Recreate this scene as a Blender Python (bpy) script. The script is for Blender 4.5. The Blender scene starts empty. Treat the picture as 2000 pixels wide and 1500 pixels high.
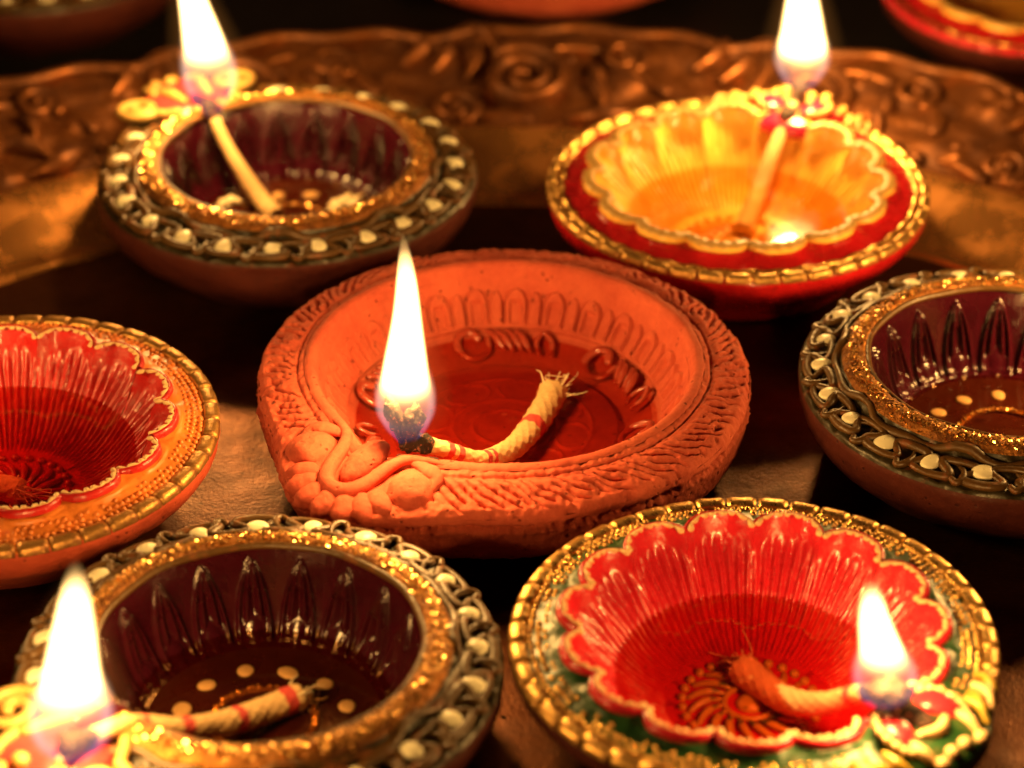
import bpy, math, random
import numpy as np
from mathutils import Vector

random.seed(7)
rng = np.random.default_rng(7)
PI, TAU = math.pi, 2 * math.pi
S = 0.001                                   # everything below is written in millimetres
col = bpy.context.scene.collection
scene = bpy.context.scene

# ------------------------------------------------------------------ camera, world, exposure
cam = bpy.data.cameras.new('camera')
camo = bpy.data.objects.new('camera', cam)
col.objects.link(camo)
camo.location = (0.0015, -0.4693, 0.3124)
camo.rotation_euler = (math.radians(90 - 32.1), 0, 0)
cam.sensor_width = 36
cam.lens = 101.8
cam.clip_start = 0.01
cam.clip_end = 50
cam.dof.use_dof = True
cam.dof.focus_distance = 0.536
cam.dof.aperture_fstop = 11.5
cam.dof.aperture_blades = 0
scene.camera = camo

world = bpy.data.worlds.new('World')
scene.world = world
world.use_nodes = True
bg = world.node_tree.nodes['Background']
bg.inputs[0].default_value = (1.0, 0.36, 0.16, 1)
bg.inputs[1].default_value = 0.035
FLAME_COLOUR = (1.0, 0.51, 0.13)
FLAME_POWER = 0.26

vs = scene.view_settings
vs.view_transform = 'Standard'
vs.look = 'None'
vs.exposure = 0.0
vs.gamma = 1.0
vs.use_curve_mapping = False
scene.cycles.use_denoising = True
scene.cycles.max_bounces = 8
scene.cycles.transparent_max_bounces = 16
scene.cycles.volume_bounces = 0
scene.cycles.volume_step_rate = 0.4
scene.cycles.sample_clamp_indirect = 4.0
scene.cycles.caustics_reflective = False
scene.cycles.caustics_refractive = False


# ------------------------------------------------------------------ materials
class NT:
    def __init__(self, name):
        self.m = bpy.data.materials.new(name)
        self.m.use_nodes = True
        self.t = self.m.node_tree
        self.t.nodes.clear()
        self.out = self.t.nodes.new('ShaderNodeOutputMaterial')

    def n(self, kind, ins=None, **kw):
        nd = self.t.nodes.new(kind)
        for k, v in kw.items():
            setattr(nd, k, v)
        for k, v in (ins or {}).items():
            self.set(nd.inputs[k], v)
        return nd

    def set(self, sock, v):
        if isinstance(v, bpy.types.NodeSocket):
            self.t.links.new(v, sock)
        elif isinstance(v, bpy.types.Node):
            self.t.links.new(v.outputs[0], sock)
        else:
            sock.default_value = v

    def math(self, op, a, b=None, c=None, clamp=False):
        nd = self.t.nodes.new('ShaderNodeMath')
        nd.operation = op
        nd.use_clamp = clamp
        for i, v in enumerate((a, b, c)):
            if v is not None:
                self.set(nd.inputs[i], v)
        return nd.outputs[0]

    def coords(self):
        return self.n('ShaderNodeTexCoord').outputs['Object']

    def noise(self, scale, detail=4, rough=0.55, vec=None):
        return self.n('ShaderNodeTexNoise', {'Vector': vec or self.coords(), 'Scale': scale, 'Detail': detail, 'Roughness': rough}).outputs['Fac']

    def ramp(self, fac, stops, interp='LINEAR'):
        nd = self.n('ShaderNodeValToRGB', {'Fac': fac})
        cr = nd.color_ramp
        cr.interpolation = interp
        while len(cr.elements) < len(stops):
            cr.elements.new(0.5)
        for e, (p, c) in zip(cr.elements, stops):
            e.position = p
            e.color = (c, c, c, 1) if isinstance(c, (int, float)) else (*c, 1)
        return nd.outputs['Color']

    def mix(self, fac, a, b):
        nd = self.t.nodes.new('ShaderNodeMix')
        nd.data_type = 'RGBA'
        self.set(nd.inputs['Factor'], fac)
        for k, v in ((6, a), (7, b)):
            self.set(nd.inputs[k], (*v, 1) if isinstance(v, tuple) and len(v) == 3 else v)
        return nd.outputs[2]

    def bump(self, height, strength=0.3, dist=0.001, normal=None):
        ins = {'Height': height, 'Strength': strength, 'Distance': dist}
        if normal is not None:
            ins['Normal'] = normal
        return self.n('ShaderNodeBump', ins).outputs[0]

    def principled(self, **kw):
        p = self.t.nodes.new('ShaderNodeBsdfPrincipled')
        for k, v in kw.items():
            s = p.inputs[k.replace('_', ' ')]
            if isinstance(v, tuple) and len(v) == 3 and s.type == 'RGBA':
                v = (*v, 1)
            self.set(s, v)
        self.t.links.new(p.outputs[0], self.out.inputs['Surface'])
        return p


def clay_mat(name, light, dark, rough=0.85, pits=0.5, grain=0.35, spec=0.25, coat=0.0):
    t = NT(name)
    a = t.noise(120, 5, 0.6)
    b = t.noise(900, 4, 0.6)
    v = t.n('ShaderNodeTexVoronoi', {'Vector': t.coords(), 'Scale': 270.0, 'Randomness': 1.0}).outputs['Distance']
    pit = t.ramp(v, [(0.05, 0.0), (0.17, 1.0)])
    gate = t.ramp(t.noise(150, 3, 0.6), [(0.50, 0.0), (0.57, 1.0)])
    v2 = t.n('ShaderNodeTexVoronoi', {'Vector': t.coords(), 'Scale': 620.0, 'Randomness': 1.0}).outputs['Distance']
    pit2 = t.ramp(v2, [(0.10, 0.0), (0.26, 1.0)])
    gate2 = t.ramp(t.noise(240, 3, 0.6), [(0.55, 0.0), (0.60, 1.0)])
    pa = t.math('MULTIPLY', gate, t.math('SUBTRACT', 1.0, pit))
    pb_ = t.math('MULTIPLY', gate2, t.math('SUBTRACT', 1.0, pit2))
    pitm = t.math('SUBTRACT', 1.0, t.math('MAXIMUM', pa, pb_))
    c = t.mix(t.ramp(a, [(0.32, 0.0), (0.68, 1.0)]), dark, light)
    c = t.mix(t.math('MULTIPLY', t.ramp(b, [(0.35, 0.0), (0.75, 1.0)]), 0.35), c, tuple(min(1, x * 1.25) for x in light))
    dk = tuple(x * 0.30 for x in dark)
    c = t.mix(t.math('MULTIPLY', t.math('SUBTRACT', 1.0, pitm), 0.75), c, dk)
    n = t.bump(b, grain, 0.0004)
    n = t.bump(t.noise(3200, 3, 0.6), grain * 0.7, 0.00012, n)
    n = t.bump(pitm, pits, 0.0005, n)
    t.principled(Base_Color=c, Roughness=rough, Normal=n, Specular_IOR_Level=spec, Coat_Weight=coat, Coat_Roughness=0.15)
    return t.m


def paint_mat(name, base, under, wear=0.62, rough=0.35, coat=0.0, bump=0.2, bscale=500, var=0.25, spec=0.5, fine=0.0):
    t = NT(name)
    w = t.ramp(t.noise(260, 6, 0.65), [(wear, 0.0), (wear + 0.06, 1.0)])
    a = t.noise(90, 4, 0.6)
    c0 = t.mix(t.ramp(a, [(0.3, 0.0), (0.7, 1.0)]), tuple(x * (1 - var) for x in base), tuple(min(1, x * (1 + var)) for x in base))
    c = t.mix(w, c0, under)
    r = t.math('ADD', rough, t.math('MULTIPLY', t.math('SUBTRACT', t.noise(300, 4), 0.5), 0.35), clamp=True)
    n = t.bump(t.noise(bscale, 4, 0.55), bump, 0.0006)
    if fine:
        n = t.bump(t.noise(bscale * 6, 3, 0.6), fine, 0.00015, n)
    t.principled(Base_Color=c, Roughness=r, Normal=n, Coat_Weight=coat, Coat_Roughness=0.06, Specular_IOR_Level=spec)
    return t.m


def metal_mat(name, base, dark, rough=0.3, amount=0.5, bump=0.3, bscale=700, metallic=1.0, dscale=160, fine=0.0):
    t = NT(name)
    w = t.ramp(t.noise(dscale, 6, 0.65), [(amount - 0.12, 0.0), (amount + 0.12, 1.0)])
    c = t.mix(w, base, dark)
    r = t.math('ADD', rough, t.math('MULTIPLY', w, 0.22), clamp=True)
    me = t.math('MULTIPLY', t.math('SUBTRACT', 1.0, t.math('MULTIPLY', w, 0.35)), metallic)
    n = t.bump(t.noise(bscale, 4, 0.55), bump, 0.0005)
    if fine:
        n = t.bump(t.noise(bscale * 5, 3, 0.6), fine, 0.0002, n)
    t.principled(Base_Color=c, Roughness=r, Metallic=me, Normal=n)
    return t.m


def brass_mat():
    t = NT('aged_brass')
    co = t.coords()
    big = t.noise(22, 5, 0.6, co)
    mid = t.noise(140, 6, 0.65, co)
    fine = t.noise(1300, 3, 0.6, co)
    st = t.n('ShaderNodeMapping', {'Vector': co, 'Scale': (1.0, 9.0, 1.0), 'Rotation': (0, 0, 0.5)}).outputs[0]
    scr = t.ramp(t.noise(420, 2, 0.5, st), [(0.60, 0.0), (0.66, 1.0)])
    c = t.mix(t.ramp(big, [(0.35, 0.0), (0.65, 1.0)]), (0.085, 0.023, 0.007), (0.140, 0.044, 0.013))
    c = t.mix(t.math('MULTIPLY', t.ramp(mid, [(0.42, 0.0), (0.7, 1.0)]), 0.75), c, (0.05, 0.016, 0.006))
    spots = t.ramp(t.noise(700, 4, 0.7, co), [(0.60, 0.0), (0.68, 1.0)])
    c = t.mix(t.math('MULTIPLY', spots, 0.7), c, (0.04, 0.014, 0.007))
    c = t.mix(t.math('MULTIPLY', scr, 0.22), c, (0.34, 0.14, 0.045))
    r = t.math('ADD', 0.22, t.math('MULTIPLY', mid, 0.24))
    n = t.bump(fine, 0.25, 0.0003)
    n = t.bump(t.noise(60, 3, 0.5, co), 0.3, 0.0012, n)
    t.principled(Base_Color=c, Roughness=r, Metallic=0.82, Normal=n)
    return t.m


def oil_mat(name, tint, extra=0.0):
    t = NT(name)
    tr = t.n('ShaderNodeBsdfTransparent', {'Color': (*tint, 1)})
    n = t.bump(t.noise(70, 3, 0.5), 0.12, 0.0006)
    gl = t.n('ShaderNodeBsdfGlossy', {'Color': (1, 1, 1, 1), 'Roughness': 0.03, 'Normal': n})
    ge = t.n('ShaderNodeNewGeometry')
    dt = t.n('ShaderNodeVectorMath', {0: ge.outputs['Incoming'], 1: n}, operation='DOT_PRODUCT').outputs['Value']
    cs = t.math('SUBTRACT', 1.0, t.math('ABSOLUTE', dt), clamp=True)
    fr = t.math('ADD', 0.035, t.math('MULTIPLY', t.math('POWER', cs, 5.0), 0.965))   # Schlick, IOR 1.46
    mx = t.n('ShaderNodeMixShader', {0: t.math('ADD', fr, extra), 1: tr, 2: gl})
    t.t.links.new(mx.outputs[0], t.out.inputs['Surface'])
    return t.m


def char_mat():
    t = NT('charred_cotton')
    e = t.ramp(t.noise(900, 4, 0.7), [(0.56, 0.0), (0.66, 1.0)])
    c = t.mix(t.noise(1500, 3, 0.6), (0.006, 0.004, 0.003), (0.05, 0.022, 0.012))
    n = t.bump(t.noise(1800, 4, 0.7), 0.9, 0.0006)
    t.principled(Base_Color=c, Roughness=0.75, Normal=n, Emission_Color=(1.0, 0.16, 0.03, 1), Emission_Strength=t.math('MULTIPLY', e, 0.75))
    return t.m


def rope_mat(name, c1, c2):
    t = NT(name)
    f = t.noise(1500, 4, 0.65)
    c = t.mix(f, c1, c2)
    n = t.bump(f, 0.6, 0.0003)
    t.principled(Base_Color=c, Roughness=0.8, Normal=n, Subsurface_Weight=0.0)
    return t.m


CLAY = clay_mat('terracotta', (0.51, 0.102, 0.056), (0.37, 0.056, 0.034), pits=0.8, grain=0.5)
CLAY_WET = clay_mat('oil_wet_terracotta', (0.42, 0.062, 0.032), (0.30, 0.034, 0.020), rough=0.30, pits=0.3, grain=0.25, spec=0.6, coat=0.9)
CLAY_RED = clay_mat('reddish_clay', (0.46, 0.075, 0.035), (0.33, 0.045, 0.022), pits=0.3)
CLAY_DARK = clay_mat('dark_stained_clay', (0.085, 0.018, 0.012), (0.045, 0.009, 0.008), rough=0.5, pits=0.3)
GREEN = paint_mat('dark_olive_paint', (0.026, 0.019, 0.006), (0.10, 0.032, 0.012), wear=0.58, rough=0.42, bump=0.35)
GREEN_LIGHT = paint_mat('olive_ridge_paint', (0.088, 0.042, 0.009), (0.17, 0.056, 0.016), wear=0.56, rough=0.42, bump=0.35)
CREAM = paint_mat('cream_paint', (0.90, 0.86, 0.62), (0.70, 0.56, 0.30), wear=0.70, rough=0.4, bump=0.3, bscale=900, var=0.08)
MAROON = paint_mat('maroon_gloss', (0.036, 0.0026, 0.0075), (0.022, 0.0016, 0.004), wear=0.60, rough=0.17, coat=0.0, bump=0.25, bscale=350, fine=0.25)
MAROON_FLOOR = paint_mat('maroon_floor_paint', (0.055, 0.012, 0.008), (0.030, 0.006, 0.006), wear=0.60, rough=0.3, coat=0.3)
SPOUT_PINK = paint_mat('pink_red_paint', (0.55, 0.045, 0.055), (0.38, 0.03, 0.03), wear=0.62, rough=0.3, coat=0.2)
MAGENTA = paint_mat('magenta_paint', (0.42, 0.012, 0.06), (0.30, 0.01, 0.03), wear=0.62, rough=0.28, coat=0.3)
RED = paint_mat('red_gloss', (0.55, 0.018, 0.034), (0.40, 0.010, 0.024), wear=0.60, rough=0.25, coat=0.3, bump=0.4, bscale=420, var=0.15, fine=0.35, spec=0.4)
RED_DEEP = paint_mat('deep_red_gloss', (0.46, 0.014, 0.016), (0.34, 0.009, 0.012), wear=0.62, rough=0.30, coat=0.2, bump=0.4, bscale=420, var=0.15, fine=0.5)
RED_RIM = paint_mat('crimson_rim_paint', (0.46, 0.010, 0.014), (0.30, 0.010, 0.012), wear=0.60, rough=0.26, coat=0.3)
ORANGE = paint_mat('orange_field_paint', (0.70, 0.21, 0.035), (0.60, 0.13, 0.03), wear=0.60, rough=0.45, bump=0.25)
AMBER = paint_mat('amber_bowl_paint', (0.90, 0.52, 0.095), (0.84, 0.40, 0.06), wear=0.62, rough=0.32, coat=0.2, var=0.1)
GREEN_BRIGHT = paint_mat('green_field_paint', (0.012, 0.062, 0.014), (0.07, 0.07, 0.012), wear=0.58, rough=0.4, coat=0.0)
YELLOW_STROKE = paint_mat('yellow_relief_paint', (0.46, 0.30, 0.04), (0.07, 0.09, 0.02), wear=0.60, rough=0.35)
PEACH = paint_mat('peach_edge_paint', (0.74, 0.50, 0.24), (0.62, 0.30, 0.13), wear=0.62, rough=0.5, bump=0.35, bscale=900, var=0.12)
YCREAM = paint_mat('yellow_cream_paint', (0.50, 0.31, 0.09), (0.40, 0.18, 0.05), wear=0.64, rough=0.45, bump=0.3, bscale=900, var=0.1)
GOLD = metal_mat('gold_paint', (0.92, 0.58, 0.17), (0.30, 0.12, 0.04), rough=0.26, amount=0.56, bump=0.5, fine=0.3)
GOLD_WORN = metal_mat('worn_gold_paint', (0.80, 0.47, 0.13), (0.24, 0.10, 0.035), rough=0.3, amount=0.50, bump=0.5, fine=0.3)
GLITTER = metal_mat('glitter_flake', (1.0, 0.62, 0.20), (0.9, 0.45, 0.12), rough=0.16, amount=0.5, bump=0.1)
GLITTER_BASE = metal_mat('glitter_glue', (0.42, 0.17, 0.035), (0.16, 0.055, 0.014), rough=0.45, amount=0.5, bump=0.8, bscale=1600, metallic=0.8)
BRASS = brass_mat()
BRASS_BRIGHTENED = metal_mat('brightened_step_brass', (0.64, 0.29, 0.085), (0.48, 0.19, 0.055), rough=0.23, amount=0.60, bump=0.10, bscale=160, metallic=0.88, dscale=70)  # the tray's own brass, colour lightened to imitate bright streaks on the step
BRASS_SOFT = metal_mat('embossed_brass', (0.25, 0.088, 0.026), (0.10, 0.034, 0.012), rough=0.36, amount=0.48, bump=0.4, bscale=400, metallic=0.85, dscale=110)
OIL_RED = oil_mat('red_tinted_oil', (0.80, 0.42, 0.34))
OIL_DEEP = oil_mat('deep_red_oil', (0.80, 0.34, 0.28))
OIL_DARK = oil_mat('brown_tinted_oil', (0.80, 0.62, 0.45))
OIL_AMBER = oil_mat('amber_oil', (0.97, 0.80, 0.58))
CHAR = char_mat()
ROPE = rope_mat('cotton_rope', (0.58, 0.34, 0.13), (0.84, 0.60, 0.30))
ROPE_RED = rope_mat('red_cotton_thread', (0.50, 0.03, 0.035), (0.72, 0.10, 0.08))
COTTON = rope_mat('loose_cotton', (0.80, 0.62, 0.34), (0.92, 0.80, 0.55))
TABLE = paint_mat('dark_table_top', (0.006, 0.0045, 0.0045), (0.01, 0.006, 0.005), wear=0.62, rough=0.55)


# ------------------------------------------------------------------ mesh helpers
def new_mesh(name, V, Fq, mat, smooth=True):
    """V (n,3) mm, Fq list of quads/tris or (m,4) array."""
    me = bpy.data.meshes.new(name)
    V = np.asarray(V, dtype=np.float32).reshape(-1, 3) * S
    if isinstance(Fq, np.ndarray):
        m, k = Fq.shape
        me.vertices.add(len(V))
        me.vertices.foreach_set('co', V.ravel())
        me.loops.add(m * k)
        me.loops.foreach_set('vertex_index', Fq.astype(np.int32).ravel())
        me.polygons.add(m)
        me.polygons.foreach_set('loop_start', np.arange(0, m * k, k, dtype=np.int32))
        me.polygons.foreach_set('loop_total', np.full(m, k, dtype=np.int32))
        me.update(calc_edges=True)
    else:
        me.from_pydata(V.tolist(), [], Fq)
        me.update()
    me.validate()
    me.polygons.foreach_set('use_smooth', np.full(len(me.polygons), smooth, dtype=bool))
    me.materials.append(mat)
    return me


def link(name, me, parent=None, loc=(0, 0, 0), rot=(0, 0, 0), scale=None, mat=None):
    o = bpy.data.objects.new(name, me)
    col.objects.link(o)
    o.location = Vector(loc) * S
    o.rotation_euler = rot
    if scale is not None:
        o.scale = scale
    if parent is not None:
        o.parent = parent
    if mat is not None and me is not None and me.materials[0] != mat:
        o.material_slots[0].link = 'OBJECT'
        o.material_slots[0].material = mat
    return o


def tag(o, label=None, category=None, group=None, kind=None):
    for k, v in (('label', label), ('category', category), ('group', group), ('kind', kind)):
        if v:
            o[k] = v
    return o


def thing(name, label, category, loc, rz=0.0, group=None, scale=None):
    o = link(name, None, None, loc, (0, 0, rz), scale)
    return tag(o, label, category, group)


def copy_tree(o, parent=None):
    c = o.copy()
    col.objects.link(c)
    c.parent = parent
    for ch in list(o.children):
        copy_tree(ch, c)
    return c


def grid_faces(nu, nv, cu, cv):
    iu = np.arange(nu if cu else nu - 1)
    iv = np.arange(nv if cv else nv - 1)
    a, b = np.meshgrid(iu, iv, indexing='ij')
    a2, b2 = (a + 1) % nu, (b + 1) % nv
    return np.stack([a * nv + b, a * nv + b2, a2 * nv + b2, a2 * nv + b], -1).reshape(-1, 4)


def catmull(P, n, even=True):
    P = np.asarray(P, float)
    Q = np.vstack([2 * P[0] - P[1], P, 2 * P[-1] - P[-2]])
    out = []
    k = max(8, int(n * 3 / (len(P) - 1)) + 2)
    for i in range(1, len(Q) - 2):
        t = np.linspace(0, 1, k, endpoint=False)[:, None]
        p0, p1, p2, p3 = Q[i - 1], Q[i], Q[i + 1], Q[i + 2]
        out.append(0.5 * (2 * p1 + (p2 - p0) * t + (2 * p0 - 5 * p1 + 4 * p2 - p3) * t ** 2 + (3 * p1 - p0 - 3 * p2 + p3) * t ** 3))
    out.append(P[-1][None])
    D = np.vstack(out)
    d = np.r_[0, np.cumsum(np.linalg.norm(np.diff(D, axis=0), axis=1))]
    s = np.linspace(0, d[-1], n)
    return np.stack([np.interp(s, d, D[:, j]) for j in range(D.shape[1])], -1)


def sstep(a, b, x):
    t = np.clip((x - a) / (b - a), 0, 1)
    return t * t * (3 - 2 * t)


def _h(ix, iy, iz, seed):
    n = ix * 374761393 + iy * 668265263 + iz * 2147483647 + seed * 1274126177
    n = (n ^ (n >> 13)) * 1274126177
    n = n ^ (n >> 16)
    return (n & 0xFFFF) / 65535.0


def vnoise(x, y, z=0.0, seed=0):
    """smooth value noise in -1..1 (vectorised)"""
    x, y, z = np.broadcast_arrays(np.asarray(x, float), np.asarray(y, float), np.asarray(z, float))
    ix, iy, iz = (np.floor(q).astype(np.int64) for q in (x, y, z))
    fx, fy, fz = x - ix, y - iy, z - iz
    fx, fy, fz = (q * q * (3 - 2 * q) for q in (fx, fy, fz))
    r = 0
    for dx in (0, 1):
        for dy in (0, 1):
            for dz in (0, 1):
                w = (fx if dx else 1 - fx) * (fy if dy else 1 - fy) * (fz if dz else 1 - fz)
                r = r + w * _h(ix + dx, iy + dy, iz + dz, seed)
    return 2 * r - 1


def lathe_mesh(name, prof, nt, nv, mat, disp=None, shape=None, t0=None, t1=None, smoothp=True):
    P = catmull(prof, nv) if smoothp else np.asarray(prof, float)
    nv = len(P)
    T = np.gradient(P, axis=0)
    T /= np.linalg.norm(T, axis=1)[:, None] + 1e-9
    N = np.stack([-T[:, 1], T[:, 0]], -1)
    closed = t0 is None
    th = np.linspace(0, TAU, nt, endpoint=False) if closed else np.linspace(t0, t1, nt)
    s = np.linspace(0, 1, nv)
    TH, SS = np.meshgrid(th, s, indexing='ij')
    Rr = np.broadcast_to(P[:, 0], TH.shape).copy()
    Z = np.broadcast_to(P[:, 1], TH.shape).copy()
    d = disp(TH, SS, Rr, Z) if disp else 0.0
    R2 = Rr + N[:, 0] * d
    Z2 = Z + N[:, 1] * d
    if shape:
        R2, Z2 = shape(TH, SS, R2, Z2)
    V = np.stack([R2 * np.cos(TH), R2 * np.sin(TH), Z2], -1)
    return new_mesh(name, V, grid_faces(nt, nv, closed, False), mat)


def frames(P, up=(0, 0, 1)):
    P = np.asarray(P, float)
    T = np.gradient(P, axis=0)
    T /= np.linalg.norm(T, axis=1)[:, None] + 1e-9
    A = np.cross(np.array(up, float), T)
    ln = np.linalg.norm(A, axis=1)
    bad = ln < 0.05
    A[bad] = np.cross(np.array((1.0, 0.2, 0)), T[bad])
    A /= np.linalg.norm(A, axis=1)[:, None]
    B = np.cross(T, A)
    return T, A, B


def tube_mesh(name, P, rad, mat, ns=8, flat=1.0, closed=False, cap=True, rmod=None):
    P = np.asarray(P, float)
    n = len(P)
    rad = np.full(n, rad, float) if np.isscalar(rad) else np.asarray(rad, float)
    if closed:
        T = np.roll(P, -1, 0) - np.roll(P, 1, 0)
        T /= np.linalg.norm(T, axis=1)[:, None]
        A = np.cross(np.array((0, 0, 1.0)), T)
        A /= np.linalg.norm(A, axis=1)[:, None]
        B = np.cross(T, A)
    else:
        T, A, B = frames(P)
        if cap:                                             # rounded ends
            ext = []
            for e, sg in ((0, -1), (-1, 1)):
                for q in (0.5, 0.85, 1.0):
                    ext.append((P[e] + sg * T[e] * rad[e] * q, rad[e] * math.sqrt(max(0, 1 - q * q)) + 0.01, A[e], B[e]))
            P = np.vstack([[x[0] for x in ext[2::-1]], P, [x[0] for x in ext[3:]]])
            rad = np.r_[[x[1] for x in ext[2::-1]], rad, [x[1] for x in ext[3:]]]
            A = np.vstack([[x[2] for x in ext[2::-1]], A, [x[2] for x in ext[3:]]])
            B = np.vstack([[x[3] for x in ext[2::-1]], B, [x[3] for x in ext[3:]]])
            n += 6
    u = np.linspace(0, TAU, ns, endpoint=False)
    rr = rad[:, None] * np.ones(ns)[None]
    if rmod is not None:
        rr = rmod(rr, u[None], np.linspace(0, 1, n)[:, None])
    V = P[:, None] + rr[..., None] * (np.cos(u)[None, :, None] * A[:, None] + flat * np.sin(u)[None, :, None] * B[:, None])
    return new_mesh(name, V, grid_faces(n, ns, closed, True), mat)


def lump_mesh(name, rx, ry, rz, mat, nu=20, nv=12, power=1.0, noise=0.0, nscale=1.0, seed=0, fn=None):
    u = np.linspace(0, TAU, nu, endpoint=False)
    v = np.linspace(0.02, PI - 0.02, nv)
    U, Vv = np.meshgrid(u, v, indexing='ij')
    sp = lambda q: np.sign(q) * np.abs(q) ** power
    X, Y, Z = rx * sp(np.cos(U)) * np.sin(Vv) ** 0.9, ry * sp(np.sin(U)) * np.sin(Vv) ** 0.9, rz * np.cos(Vv)
    if fn:
        X, Y, Z = fn(X, Y, Z)
    if noise:
        k = 1 + noise * (vnoise(X * nscale, Y * nscale, Z * nscale, seed) + 0.5 * vnoise(X * nscale * 2.3, Y * nscale * 2.3, Z * nscale * 2.3, seed + 1))
        X, Y, Z = X * k, Y * k, Z * k
    V = np.stack([X, Y, Z], -1)
    f = grid_faces(nu, nv, True, False)[:, ::-1]
    return new_mesh(name, V, f, mat)


def pol(r, a, z=0.0):
    return (r * math.cos(a), r * math.sin(a), z)


def spiral_pts(turns, r0, r1, n=60, z=0.0, a0=0.0, sgn=1):
    t = np.linspace(0, 1, n)
    a = a0 + sgn * turns * TAU * t
    r = r0 + (r1 - r0) * t ** 0.8
    return np.stack([r * np.cos(a), r * np.sin(a), np.full(n, z)], -1)


# ------------------------------------------------------------------ table and tray
tb = new_mesh('table', [(-900, -900, -4), (900, -900, -4), (900, 900, -4), (-900, 900, -4)], [(0, 1, 2, 3)], TABLE)
tag(link('table', tb), kind='structure')

TC = (0.0, -79.0, 0.0)
NM = 21
tray = thing('brass_tray', 'round aged brass tray with embossed scrollwork rim under the clay lamps', 'tray', TC)


def tray_edge(TH, SS, R, Z):
    f = (TH / TAU * NM + 0.5) % 1.0 - 0.5
    lob = 4.5 * (1 - np.abs(2 * f) ** 2.2) - 2.5 + 1.2 * np.cos(TH * NM * 3)
    w = sstep(224, 242, R)
    return R + lob * w, Z + 0.25 * np.cos(TH * NM) * w


def floor_disp(TH, SS, R, Z):
    x, y = R * np.cos(TH), R * np.sin(TH)
    return 0.25 * vnoise(x / 22, y / 22, 0, 3) + 0.12 * vnoise(x / 7, y / 7, 0, 4)


link('tray_floor', lathe_mesh('tray_floor', [(0.5, 0), (60, 0), (120, 0), (180, 0), (183, 0)], 240, 90, BRASS, floor_disp), tray)
link('tray_step', lathe_mesh('tray_step', [(183, 0), (184.2, 0.9), (186.5, 1.0), (187.5, 0.5), (190.5, 1.4), (196, 4.2), (202, 7.6), (205, 8.5), (206.8, 8.3), (207.8, 7.4)], 360, 50, BRASS_BRIGHTENED, floor_disp), tray)


def flange_disp(TH, SS, R, Z):
    x, y = R * np.cos(TH), R * np.sin(TH)
    w = sstep(208, 212, R) * (1 - sstep(239, 243, R))
    return w * (1.5 * vnoise(x / 7, y / 7, 0, 5) + 0.8 * vnoise(x / 3, y / 3, 0, 6))


link('tray_flange', lathe_mesh('tray_flange', [(207.8, 7.4), (212, 7.8), (228, 11.8), (238, 14.8), (242, 15.6), (243.5, 14.8), (242, 13.6), (234, 10.6)], 1050, 60, BRASS_SOFT, flange_disp, tray_edge), tray)
# raised motif, repeated round the flange; every piece is its own part
tf = np.linspace(-0.5, 0.5, 60)
edge_pts = []
for f in tf:
    a = f * TAU / NM
    r = 240.4 + 4.5 * (1 - abs(2 * f) ** 2.2) - 2.5 + 1.2 * math.cos(f * TAU * 3)
    edge_pts.append(pol(r, a, 16.0))
EDGE = tube_mesh('edge_moulding', edge_pts, 1.5, BRASS_SOFT, 8)
SPI = tube_mesh('scroll_spiral', spiral_pts(2.1, 1.2, 10.5, 80), np.linspace(1.5, 2.3, 80), BRASS_SOFT, 8, 0.9)
SPI2 = tube_mesh('small_spiral', spiral_pts(1.4, 0.8, 5.5, 50, sgn=-1), np.linspace(1.0, 1.5, 50), BRASS_SOFT, 8, 0.9)
ACA = tube_mesh('acanthus_stroke', catmull([(0, 0, 0), (4, 5, 0.4), (5, 11, 0.5), (2, 17, 0)], 24), np.interp(np.linspace(0, 1, 24), [0, 0.4, 1], [0.7, 2.4, 0.8]), BRASS_SOFT, 8, 0.7)
LEAFT = lump_mesh('tray_leaf', 6.5, 2.2, 1.5, BRASS_SOFT, 16, 10, fn=lambda X, Y, Z: (X, Y * (1 - 0.09 * X) + 0.05 * X * X, Z))
BEADT = lump_mesh('tray_bead', 2.0, 2.0, 1.5, BRASS_SOFT, 12, 8)
TRAY_ROT = math.radians(90) - 0.02
def fl(r, a, up=0.0):
    r = 210 + (r - 207) * 0.80                       # onto the sloping flange
    return pol(r, a, 8.2 + (r - 212) * 0.26 + up)


for k in range(NM):
    a = TRAY_ROT + k * TAU / NM
    j = lambda q: random.uniform(-q, q)
    link('edge_moulding', EDGE, tray, (0, 0, 0), (0, 0, a - TRAY_ROT))
    link('scroll_spiral', SPI, tray, fl(225 + j(1), a, 0.4), (0, -0.25, a), (0.95, 0.95, 1.7))
    link('small_spiral', SPI2, tray, fl(214 + j(1), a + 0.075), (0, -0.25, a))
    link('small_spiral', SPI2, tray, fl(236 + j(1), a - 0.10), (0, -0.25, a))
    for (r, da, rz, sc) in ((209, -0.05, -1.2, 1.0), (226, 0.06, 0.5, 1.1), (229, 0.095, 0.2, 1.0), (233, 0.125, -0.1, 0.9), (213, -0.085, 0.9, 0.9), (219, -0.075, 0.4, 0.9), (238, 0.03, 1.2, 0.8)):
        link('acanthus_stroke', ACA, tray, fl(r, a + da, -0.2), (0, -0.2, a + rz - PI / 2 + j(0.2)), (sc, sc * random.uniform(0.85, 1.1), 1.8))
    for (r, da, rz) in ((210, 0.02, 1.5), (210, 0.11, 1.3), (240, -0.05, 1.9), (227, -0.135, 0.6)):
        link('tray_leaf', LEAFT, tray, fl(r, a + da, -0.2), (0, -0.1, a + rz + j(0.25)))
    for (r, da) in ((208, -0.11), (210, -0.135), (218, 0.13), (233, -0.045), (240, 0.09)):
        link('tray_bead', BEADT, tray, fl(r + j(1.5), a + da, -0.2), (0, 0, 0), (random.uniform(0.8, 1.2),) * 3)

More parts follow.
